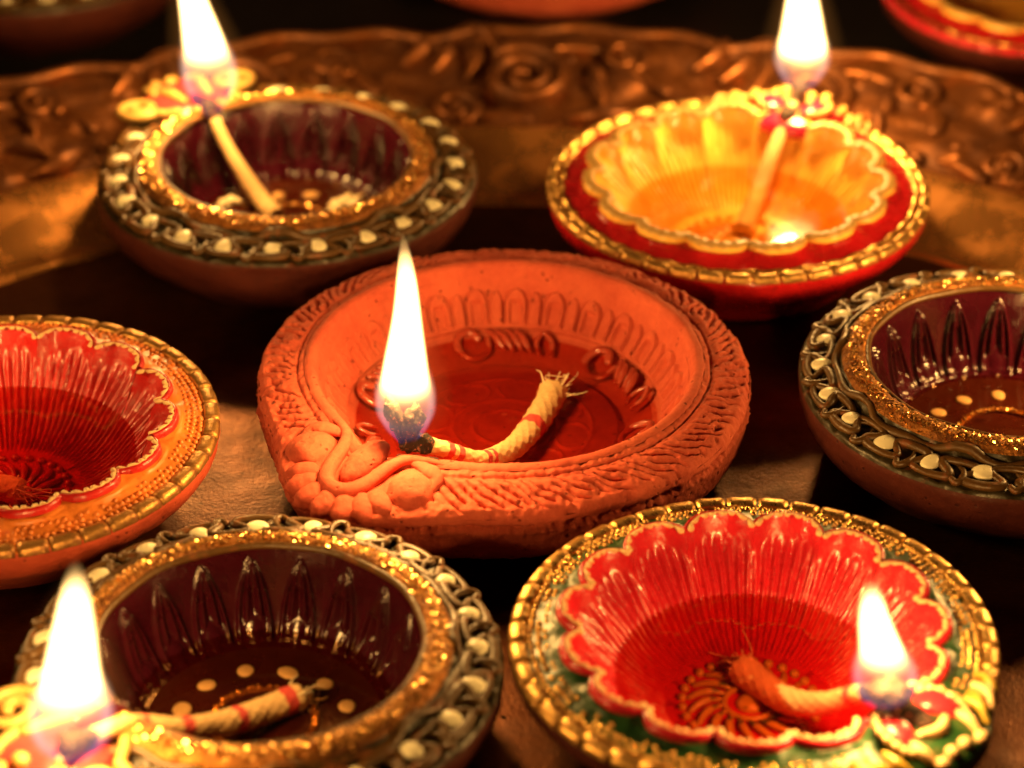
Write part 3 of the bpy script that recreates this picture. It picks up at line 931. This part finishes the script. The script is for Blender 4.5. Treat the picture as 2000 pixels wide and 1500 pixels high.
    for k in range(6):
        b = k * TAU / 6 + 0.63

        def put(nm, me, r, da, z):
            link(nm, me, root, pol(r, b + da, z), (0, -0.50, b + da))
        put('pressed_scroll', CS, 26.6, 0.24, 9.0)
        for q in range(4):
            put('pressed_stroke', ST, 27.2 - (q % 2) * 0.3, 0.06 - q * 0.068, 9.3)
        put('pressed_leaf', LO, 26.8, -0.30, 9.0)
    # ---- spout ornament (local +x)
    def onrim(x, y):
        r = math.hypot(x, y)
        return float(np.interp(r, [36, 40, 44, 48, 52, 55, 57], [21.6, 21.2, 20.4, 19.4, 18.6, 18.0, 17.6]))
    up = [(34.6, -15.5), (36.9, -10.5), (39.4, -7.0), (42.6, -5.4), (46.6, -4.6), (50.2, -3.2), (51.8, 0.0), (50.2, 3.2), (46.6, 4.6), (42.6, 5.4), (39.4, 7.0), (36.9, 10.5), (34.6, 15.5)]
    P = catmull([(x, y, onrim(x, y) + float(np.interp(abs(y), [6.5, 10.5, 15.5], [1.0, 0.35, -0.5]))) for x, y in up], 70)
    link('spout_band', tube_mesh('spout_band', P, np.interp(np.linspace(0, 1, 70), [0, .16, .32, .5, .68, .84, 1], [0.3, 0.9, 1.4, 1.65, 1.4, 0.9, 0.3]), CLAY, 12, 0.95, rmod=lambda r, u, s: r * (1 + 0.05 * vnoise(u * 2, s * 30, 0, 121))), root)
    link('spout_tongue', lump_mesh('spout_tongue', 6.6, 2.75, 2.4, CLAY, 40, 20, noise=0.06, nscale=0.9, seed=6, fn=lambda X, Y, Z: (X, Y * (1 - 0.012 * X), Z - 0.01 * X * X)), root, (43.2, 0, 20.9), (0, 0.16, 0))
    for sg in (-1, 1):
        link('scroll_knob', lump_mesh('scroll_knob', 4.9, 4.6, 3.5, CLAY, 40, 22, 0.92, noise=0.06, nscale=0.7, seed=12 + sg), root, (43.8, sg * 11.5, 19.0), (0.12 * -sg, 0.10, 0.3 * sg))
        tp = catmull([(43.0, sg * 14.6, 20.0), (40.2, sg * 14.2, 21.1), (39.2, sg * 11.0, 21.6), (38.9, sg * 7.5, 21.7)], 30)
        link('scroll_tail', tube_mesh('scroll_tail', tp, np.interp(np.linspace(0, 1, 30), [0, .5, 1], [0.9, 1.9, 0.7]), CLAY, 10, 0.7), root)
    for k in range(7):
        q = (k - 3) / 3.0
        a = q * 1.28
        x, y = 47.8 + 6.4 * math.cos(a) * 1.0, 8.8 * math.sin(a)
        link('fan_petal', lump_mesh('fan_petal', 3.6, 2.35, 2.1, CLAY, 30, 16, 0.95, noise=0.09, nscale=0.8, seed=30 + k), root, (x, y, onrim(x, y) - 0.35), (0.0, 0.22 * math.cos(a), a * 0.9))
    ep = catmull([(49.0, -9.4, 17.2), (53.8, -6.6, 16.6), (56.2, -2.0, 16.3), (56.2, 2.4, 16.4), (53.6, 6.8, 16.7), (49.0, 9.4, 17.2)], 60)
    link('spout_burr', tube_mesh('spout_burr', ep, 0.6 + 0.35 * vnoise(np.linspace(0, 20, 60), 0.2, 0, 131), CLAY, 8, 0.7), root)
    return root


# ------------------------------------------------------------------ flames, wicks, oil
def flame_mat(name, H, W, lx, ly, widths, k=1.0, dark=0.16, blue=1.0, wob=0.0):
    """volume emission shaped by height and distance from the (bent) axis, in the flame's own space"""
    t = NT(name)
    sp = t.n('ShaderNodeSeparateXYZ', {0: t.coords()})
    x, y, z = sp.outputs
    h = t.math('DIVIDE', z, H * S)
    h2 = t.math('POWER', t.math('MAXIMUM', h, 0.0), 1.6)
    wv = t.math('MULTIPLY', t.math('SINE', t.math('MULTIPLY', h, 6.5)), wob * S)
    dx = t.math('SUBTRACT', t.math('SUBTRACT', x, wv), t.math('MULTIPLY', h2, lx * S))
    dy = t.math('SUBTRACT', y, t.math('MULTIPLY', h2, ly * S))
    d = t.math('SQRT', t.math('ADD', t.math('MULTIPLY', dx, dx), t.math('MULTIPLY', dy, dy)))
    wd = t.n('ShaderNodeFloatCurve', {'Value': h})
    c = wd.mapping.curves[0]
    pts = widths
    c.points[0].location = pts[0]
    c.points[1].location = pts[-1]
    for p in pts[1:-1]:
        c.points.new(*p)
    wd.mapping.update()
    rho = t.math('DIVIDE', d, t.math('MAXIMUM', t.math('MULTIPLY', wd.outputs[0], W * S), 0.0002))
    body = t.n('ShaderNodeMapRange', {'Value': rho, 'From Min': 1.0, 'From Max': 0.72, 'To Min': 0.0, 'To Max': 1.0}, interpolation_type='SMOOTHSTEP').outputs[0]
    up = t.ramp(h, [(0.0, 0.0), (dark * 0.7, 0.002), (dark * 1.1, 0.008), (dark * 1.45, 0.04), (dark * 2.0, 1.0), (0.78, 1.0), (0.92, 0.12), (1.0, 0.0)])
    wht = t.math('MULTIPLY', t.math('MULTIPLY', body, up), 2600.0 * k)
    shell = t.math('MULTIPLY', t.n('ShaderNodeMapRange', {'Value': rho, 'From Min': 0.70, 'From Max': 0.95}, interpolation_type='SMOOTHSTEP').outputs[0],
                   t.n('ShaderNodeMapRange', {'Value': rho, 'From Min': 1.12, 'From Max': 0.95}, interpolation_type='SMOOTHSTEP').outputs[0])
    low = t.ramp(h, [(0.0, 0.0), (0.02, 1.0), (dark * 0.8, 0.8), (dark * 1.7, 0.0)])
    blu = t.math('MULTIPLY', t.math('MULTIPLY', shell, low), 30.0 * blue)
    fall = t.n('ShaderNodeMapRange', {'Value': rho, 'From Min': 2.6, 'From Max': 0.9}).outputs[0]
    halo = t.math('MULTIPLY', t.math('POWER', fall, 2.5), t.math('MULTIPLY', t.ramp(h, [(0.0, 0.0), (0.2, 0.6), (0.5, 1.0), (1.0, 0.0)]), 9.0))  # orange bloom round the flame, put in as faint emitting volume
    v = None
    side = t.math('MULTIPLY', t.math('MULTIPLY', shell, t.ramp(h, [(0.0, 0.0), (dark * 0.35, 0.05), (dark * 0.9, 0.7), (dark * 1.5, 1.0), (dark * 2.2, 0.0)])), 90.0 * k)
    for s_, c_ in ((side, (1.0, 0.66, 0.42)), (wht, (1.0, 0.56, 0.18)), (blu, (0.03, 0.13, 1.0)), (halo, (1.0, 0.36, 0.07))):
        sc = t.n('ShaderNodeVectorMath', {0: c_}, operation='SCALE')
        t.set(sc.inputs['Scale'], s_)
        if v is None:
            v = sc.outputs[0]
        else:
            v = t.n('ShaderNodeVectorMath', {0: v, 1: sc.outputs[0]}, operation='ADD').outputs[0]
    em = t.n('ShaderNodeEmission', {'Color': v, 'Strength': 1.0})
    t.t.links.new(em.outputs[0], t.out.inputs['Volume'])
    return t.m


WID_TALL = [(0.0, 0.16), (0.06, 0.50), (0.13, 0.82), (0.22, 1.0), (0.36, 0.86), (0.60, 0.56), (0.85, 0.30), (1.0, 0.03)]
WID_BROAD = [(0.0, 0.25), (0.07, 0.66), (0.14, 0.92), (0.22, 1.0), (0.42, 0.78), (0.70, 0.52), (0.90, 0.28), (1.0, 0.04)]


def add_flame(parent, base, H, W, lx=0.0, ly=0.0, widths=WID_TALL, k=1.0, power=1.0, dark=0.16, blue=1.0, wob=0.0):
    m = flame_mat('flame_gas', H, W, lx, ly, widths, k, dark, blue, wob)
    h = np.linspace(0, 1, 26)
    w = np.interp(h, [p[0] for p in widths], [p[1] for p in widths]) * W * 1.6 + 0.6
    w[0] = w[-1] = 0.05
    nt = 20
    th = np.linspace(0, TAU, nt, endpoint=False)
    V = np.stack([w[None] * np.cos(th)[:, None] + lx * h[None] ** 1.6 + wob * np.sin(6.5 * h)[None], w[None] * np.sin(th)[:, None] + ly * h[None] ** 1.6, np.broadcast_to(h * H * 1.04 - 0.3, (nt, 26))], -1)
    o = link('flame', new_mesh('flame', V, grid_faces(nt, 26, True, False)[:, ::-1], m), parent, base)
    for f, pw in ((0.38, 0.5), (0.66, 0.5)):
        ld = bpy.data.lights.new('flame_light', 'POINT')
        ld.color = FLAME_COLOUR
        ld.energy = FLAME_POWER * power * pw
        ld.shadow_soft_size = W * 0.6 * S
        lo = bpy.data.objects.new('flame_light', ld)
        col.objects.link(lo)
        lo.parent = o
        lo.location = Vector((lx * f ** 1.6, ly * f ** 1.6, H * f)) * S
    return o


def make_wick(label, pts, rad, bands=(), char=(0.0, 0.0), fray=True, seed=0, n=260):
    """braided cotton rope along world points (mm); pts[0] is the burning end"""
    g = np.random.default_rng(seed)
    base = np.array(pts[len(pts) // 2], float)
    root = thing('cotton_wick', label, 'wick', tuple(base))
    P = catmull(np.array(pts, float) - base, n)
    L = np.linalg.norm(np.diff(P, axis=0), axis=1).sum()
    T, A, B = frames(P)
    ns = 28
    u = np.linspace(0, TAU, ns, endpoint=False)[None]
    s = np.linspace(0, 1, n)[:, None]
    kk = L / rad * 0.95
    br = np.abs(np.sin(4 * u + kk * s * 2.6)) ** 0.7 + np.abs(np.sin(4 * u - kk * s * 2.6)) ** 0.7
    grow = np.interp(s, [0, 0.12, 0.3, 0.7, 1.0], [0.9, 0.62, 0.68, 1.0, 1.16])
    rr = rad * grow * (0.84 + 0.11 * br + 0.05 * vnoise(s * L / 3, u, 0, seed))
    if char[1] > 0:
        cn = 1 - sstep(char[1] * 0.8, char[1] * 1.2, s)
        rr = rr * (1 + cn * (0.35 * vnoise(s * L * 1.1, 2 * np.cos(u), 2 * np.sin(u), seed + 3)))
    V = P[:, None] + rr[..., None] * (np.cos(u)[..., None] * A[:, None] + np.sin(u)[..., None] * B[:, None])
    cuts = []
    if char[1] > 0:
        cuts.append((0, int(char[1] * n), 'charred_end', CHAR))
    for (a, b) in bands:
        cuts.append((int(a * n), int(b * n), 'red_band', ROPE_RED))
    cuts.sort()
    cur = 0
    segs = []
    for (a, b, nm, m) in cuts:
        if a > cur:
            segs.append((cur, a, 'rope', ROPE))
        segs.append((a, b, nm, m))
        cur = b
    if cur < n - 1:
        segs.append((cur, n - 1, 'rope', ROPE))
    for (a, b, nm, m) in segs:
        sub = V[a:b + 1]
        k = len(sub)
        f = grid_faces(k, ns, False, True)
        VV = sub.reshape(-1, 3)
        faces = [tuple(int(q) for q in x) for x in f]
        if a == 0:
            faces.append(tuple(range(ns))[::-1])
        if b >= n - 1:
            faces.append(tuple(range((k - 1) * ns, k * ns)))
        link(nm, new_mesh(nm, VV, faces, m), root)
    if fray:
        e, d = P[-1], T[-1]
        for i in range(40):
            off = g.normal(0, 0.42, 3)
            ln = rad * g.uniform(0.6, 1.7)
            q0 = e - d * rad * 0.6 + (A[-1] * g.uniform(-.8, .8) + B[-1] * g.uniform(-.8, .8)) * rad
            q2 = q0 + d * ln + off * rad * 1.1
            q1 = (q0 + q2) / 2 + g.normal(0, 0.25, 3) * rad
            link('thread', tube_mesh('thread', catmull([q0, q1, q2], 10), np.linspace(0.085, 0.04, 10) * rad, COTTON, 5), root)
        for i in range(8):
            q0 = e + (A[-1] * g.uniform(-.8, .8) + B[-1] * g.uniform(-.8, .8)) * rad
            q2 = q0 + d * rad * g.uniform(0.6, 2.2) + g.normal(0, 0.8, 3) * rad * (1, 1, .4)
            q1 = (q0 + q2) / 2 + g.normal(0, 0.5, 3) * rad
            link('loose_fibre', tube_mesh('loose_fibre', catmull([q0, q1, q2], 12), 0.045 * rad, COTTON, 4), root)
    return root, base


def oil_pool(label, c, r, z, mat, seed=0):
    th = np.linspace(0, TAU, 96, endpoint=False)
    rs = np.linspace(0.02, 1, 14)
    V = []
    for t in th:
        for q in rs:
            V.append((q * r * math.cos(t), q * r * math.sin(t), 0.35 * max(0, (q - 0.93) / 0.07) ** 2))
    o = link('oil_pool', new_mesh('oil_pool', V, grid_faces(96, 14, True, False), mat), None, (c[0], c[1], z))
    return tag(o, label, 'oil')


# ------------------------------------------------------------------ the lamps in their places
ZT = 0.35                                                     # just clear of the tray's uneven floor
terra = make_terracotta_lamp('terracotta_lamp')
tag(terra, 'large unpainted terracotta oil lamp with pressed leaf rim, in the middle of the tray', 'oil lamp')
terra.location = Vector((0, 3, ZT)) * S
terra.rotation_euler.z = math.radians(-126)

dot = make_dotted_lamp()
DG = 'olive rimmed lamps with white dots'
DOTTED = [((-40.3, -86.0, ZT), -139, 'white-dotted olive lamp with maroon lotus bowl, lit, nearest the camera', None),
          ((-47.3, 86.5, ZT), 128, 'white-dotted olive lamp with cream scroll spout, lit, behind the terracotta lamp', None),
          ((97.0, 2.5, ZT), 20, 'white-dotted olive lamp cut off by the picture edge, beside the terracotta lamp', None),
          ((-121.0, 217.5, -3.7), 80, 'dark blurred white-dotted lamp standing beyond the tray edge', None)]
dots = []
for i, (loc, rz, lab, sc) in enumerate(DOTTED):
    o = dot if i == 0 else copy_tree(dot)
    o.location = Vector(loc) * S
    o.rotation_euler.z = math.radians(rz)
    tag(o, lab, 'oil lamp', DG)
    dots.append(o)

pb = make_petal_lamp('flower_clay_lamp', RED, GREEN_BRIGHT, GOLD, GOLD, PEACH, CLAY_DARK, GREEN_BRIGHT, YELLOW_STROKE, YELLOW_STROKE, seed=1)
tag(pb, 'red flower-bowl lamp with gold and green beaded rim, lit, front of the tray', 'oil lamp', 'flower bowl lamps')
pb.location = Vector((42, -80, ZT)) * S
pb.rotation_euler.z = math.radians(-46)

pl = make_petal_lamp('flower_clay_lamp', RED_DEEP, ORANGE, GOLD_WORN, ORANGE, PEACH, CLAY_RED, ORANGE, RED_DEEP, PEACH, seed=2)
tag(pl, 'red flower-bowl lamp with orange beaded rim and worn gold edge, partly out of frame', 'oil lamp', 'flower bowl lamps')
pl.location = Vector((-94, -16, ZT)) * S
pl.rotation_euler.z = math.radians(168)

pt = make_petal_lamp('flower_clay_lamp', AMBER, RED_RIM, GOLD, GOLD, YCREAM, RED_RIM, MAGENTA, AMBER, YCREAM, beads=False, jag=False, seed=3, tile_in=38.9)
tag(pt, 'amber flower-bowl lamp with crimson rim and gold edge, lit, behind the terracotta lamp', 'oil lamp', 'flower bowl lamps')
pt.location = Vector((50, 80, ZT)) * S
pt.rotation_euler.z = math.radians(66)

pt2 = copy_tree(pt)
tag(pt2, 'blurred crimson-rimmed lamp with gold inside, beyond the embossed tray edge', 'oil lamp', 'flower bowl lamps')
pt2.location = Vector((132, 193, -3.7)) * S
pt2.rotation_euler.z = math.radians(100)
pt2.scale = (0.94, 0.94, 0.94)
for ch in pt2.children:
    if ch.name.startswith('rim_tile'):
        ch.material_slots[0].link = 'OBJECT'
        ch.material_slots[0].material = RED
    if ch.name.startswith('outer_wall'):
        ch.material_slots[0].link = 'OBJECT'
        ch.material_slots[0].material = CLAY_DARK

tc = copy_tree(terra)
tag(tc, 'blurred plain terracotta lamp beyond the tray edge, only its underside showing', 'oil lamp')
tc.location = Vector((11, 240, -3.7)) * S
tc.rotation_euler.z = math.radians(90)
tc.scale = (0.92, 0.92, 0.95)

# ------------------------------------------------------------------ oil
oil_pool('reddish oil pooled in the bowl of the large terracotta lamp', (0, 3), 28.6, 9.2, OIL_RED)
oil_pool('thin dark oil in the maroon bowl of the nearest dotted lamp', (-40.3, -86), 23.9, 7.6, OIL_DARK)
oil_pool('red oil in the green-rimmed flower lamp at the front', (42, -80), 23.4, 9.6, OIL_RED)
oil_pool('red oil in the orange-rimmed flower lamp', (-94, -16), 24.9, 11.6, OIL_DEEP)
oil_pool('bright amber oil in the crimson-rimmed lamp behind', (50, 80), 23.9, 10.2, OIL_AMBER)
oil_pool('shallow dark oil in the dotted lamp behind the terracotta lamp', (-47.3, 86.5), 20.6, 5.4, OIL_DARK)
oil_pool('shallow oil in the dotted lamp cut off by the picture edge', (97, 2.5), 20.6, 5.4, OIL_DARK)

# ------------------------------------------------------------------ wicks and flames
w, b = make_wick('banded braided cotton wick burning in the terracotta lamp',
                 [(-18.0, -28.9, 25.0), (-15.4, -28.4, 23.2), (-11, -26.5, 20.6), (-4.5, -21.5, 15.0), (1.5, -11.5, 10.8), (6.0, -0.5, 9.4), (8.8, 7.5, 9.5), (9.6, 10.5, 9.9)], 2.4,
                 bands=((0.165, 0.19), (0.21, 0.235), (0.35, 0.375), (0.39, 0.41), (0.72, 0.77)), char=(0, 0.10), seed=3)
link('charred_tip', lump_mesh('charred_tip', 1.5, 1.6, 5.0, CHAR, 36, 26, noise=0.40, nscale=0.75, seed=5), w, (-19.6 - b[0], -28.9 - b[1], 28.6 - b[2]), (0.1, -0.28, 0))
link('charred_curl', lump_mesh('charred_curl', 1.9, 1.7, 3.2, CHAR, 36, 26, noise=0.40, nscale=0.8, seed=9), w, (-16.4 - b[0], -29.8 - b[1], 28.2 - b[2]), (0, 0.3, 0.4))
link('soot_patch', lump_mesh('soot_patch', 3.2, 0.8, 0.35, CHAR, 24, 10, noise=0.4, nscale=0.8, seed=2), w, (-15.6 - b[0], -32.2 - b[1], 22.4 - b[2]), (0, 0.05, -0.1))
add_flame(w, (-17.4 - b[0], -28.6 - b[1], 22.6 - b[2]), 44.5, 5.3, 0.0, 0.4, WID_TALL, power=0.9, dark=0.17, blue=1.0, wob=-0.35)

w, b = make_wick('cotton wick of the dotted lamp behind, running down into its maroon bowl',
                 [(-66.0, 106.5, 25.0), (-64.6, 104.5, 22.8), (-62.0, 101.5, 17.5), (-58.5, 98.0, 12.5), (-54.5, 94.0, 8.0), (-50.4, 88.5, 5.9)], 1.9, char=(0, 0.14), fray=False, seed=8)
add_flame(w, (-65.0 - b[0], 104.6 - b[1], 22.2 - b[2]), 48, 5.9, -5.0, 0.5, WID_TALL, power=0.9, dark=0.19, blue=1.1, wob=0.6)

w, b = make_wick('pale wick of the amber lamp burning at its magenta spout',
                 [(66.4, 116.5, 24.5), (65.0, 113.5, 22.6), (62.6, 108, 19.5), (59.0, 101, 14.5), (56.0, 95, 8.6), (53, 87, 5.8), (51.5, 83, 5.2)], 2.0, char=(0, 0.14), fray=False, seed=11)
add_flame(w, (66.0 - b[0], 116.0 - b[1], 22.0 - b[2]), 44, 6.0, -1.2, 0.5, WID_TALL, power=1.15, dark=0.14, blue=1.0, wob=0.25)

w, b = make_wick('red-banded wick lying across the nearest dotted lamp bowl, burning at its spout',
                 [(-68.4, -117.4, 25.0), (-65.5, -114.0, 23.8), (-59.5, -107.5, 21.6), (-52.5, -100.5, 15.2), (-46, -93, 10.2), (-40.0, -86.5, 7.6), (-34.6, -82.0, 6.8)], 2.15,
                 bands=((0.30, 0.33), (0.47, 0.52), (0.72, 0.76), (0.93, 0.97)), char=(0, 0.12), seed=14)
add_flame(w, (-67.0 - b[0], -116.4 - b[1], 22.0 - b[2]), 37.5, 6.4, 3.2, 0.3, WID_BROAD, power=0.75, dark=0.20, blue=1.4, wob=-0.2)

w, b = make_wick('short wick burning at the green spout of the front flower lamp',
                 [(61.4, -104.8, 25.4), (60.0, -102.6, 24.2), (57.2, -97.8, 19.8), (53.0, -91.5, 13.0), (48.6, -85.0, 8.2), (44.4, -78.6, 6.6), (41.0, -73.5, 6.3)], 2.35,
                 bands=((0.22, 0.27),), char=(0, 0.15), seed=17)
link('charred_tip', lump_mesh('charred_tip', 3.2, 2.6, 2.4, CHAR, 34, 22, noise=0.28, nscale=0.7, seed=21), w, (61.6 - b[0], -104.6 - b[1], 25.2 - b[2]))
add_flame(w, (60.6 - b[0], -104.2 - b[1], 23.0 - b[2]), 24.5, 5.0, -3.2, 0.4, WID_BROAD, power=0.62, dark=0.22, blue=1.3, wob=0.5)

w, b = make_wick('wick sunk in the red oil of the orange-rimmed lamp',
                 [(-127, -8.8, 24.5), (-125, -9.2, 23), (-118, -11, 15), (-108, -14, 10), (-99, -18.5, 8.3), (-90.5, -21.5, 7.6)], 2.2, char=(0, 0.08), seed=19)
add_flame(w, (-125.5 - b[0], -9.2 - b[1], 23 - b[2]), 42, 6.0, 0, 0, WID_TALL, power=0.5)  # unseen flame, added off frame for its light from the left

w, b = make_wick('unseen added wick of the dotted lamp cut off by the picture edge',
                 [(129, 12.6, 24.5), (127, 12, 23), (120, 9.4, 15), (112, 6, 9), (106, 3.5, 6)], 2.0, char=(0, 0.1), fray=False, seed=23)
add_flame(w, (127.5 - b[0], 12.2 - b[1], 23 - b[2]), 42, 6.0, 0, 0, WID_TALL, power=1.5)  # unseen flame, added off frame to brighten this lamp's white dots

# scraps of loose cotton in the dotted lamp behind
for (p, s, sd, lab) in (((-35.2, 92.5, 6.4), 1.0, 3, 'torn tuft of loose cotton on the maroon bowl floor behind'),
                        ((-60.6, 88.0, 9.5), 0.62, 6, 'small bright scrap of cotton beside the wick in the dotted lamp behind')):
    o = link('cotton_scrap', lump_mesh('cotton_scrap', 4.6 * s, 2.3 * s, 1.7 * s, COTTON, 36, 22, noise=0.45, nscale=0.55 / s, seed=sd), None, p, (0.1, -0.2, 0.5))
    tag(o, lab, 'cotton')
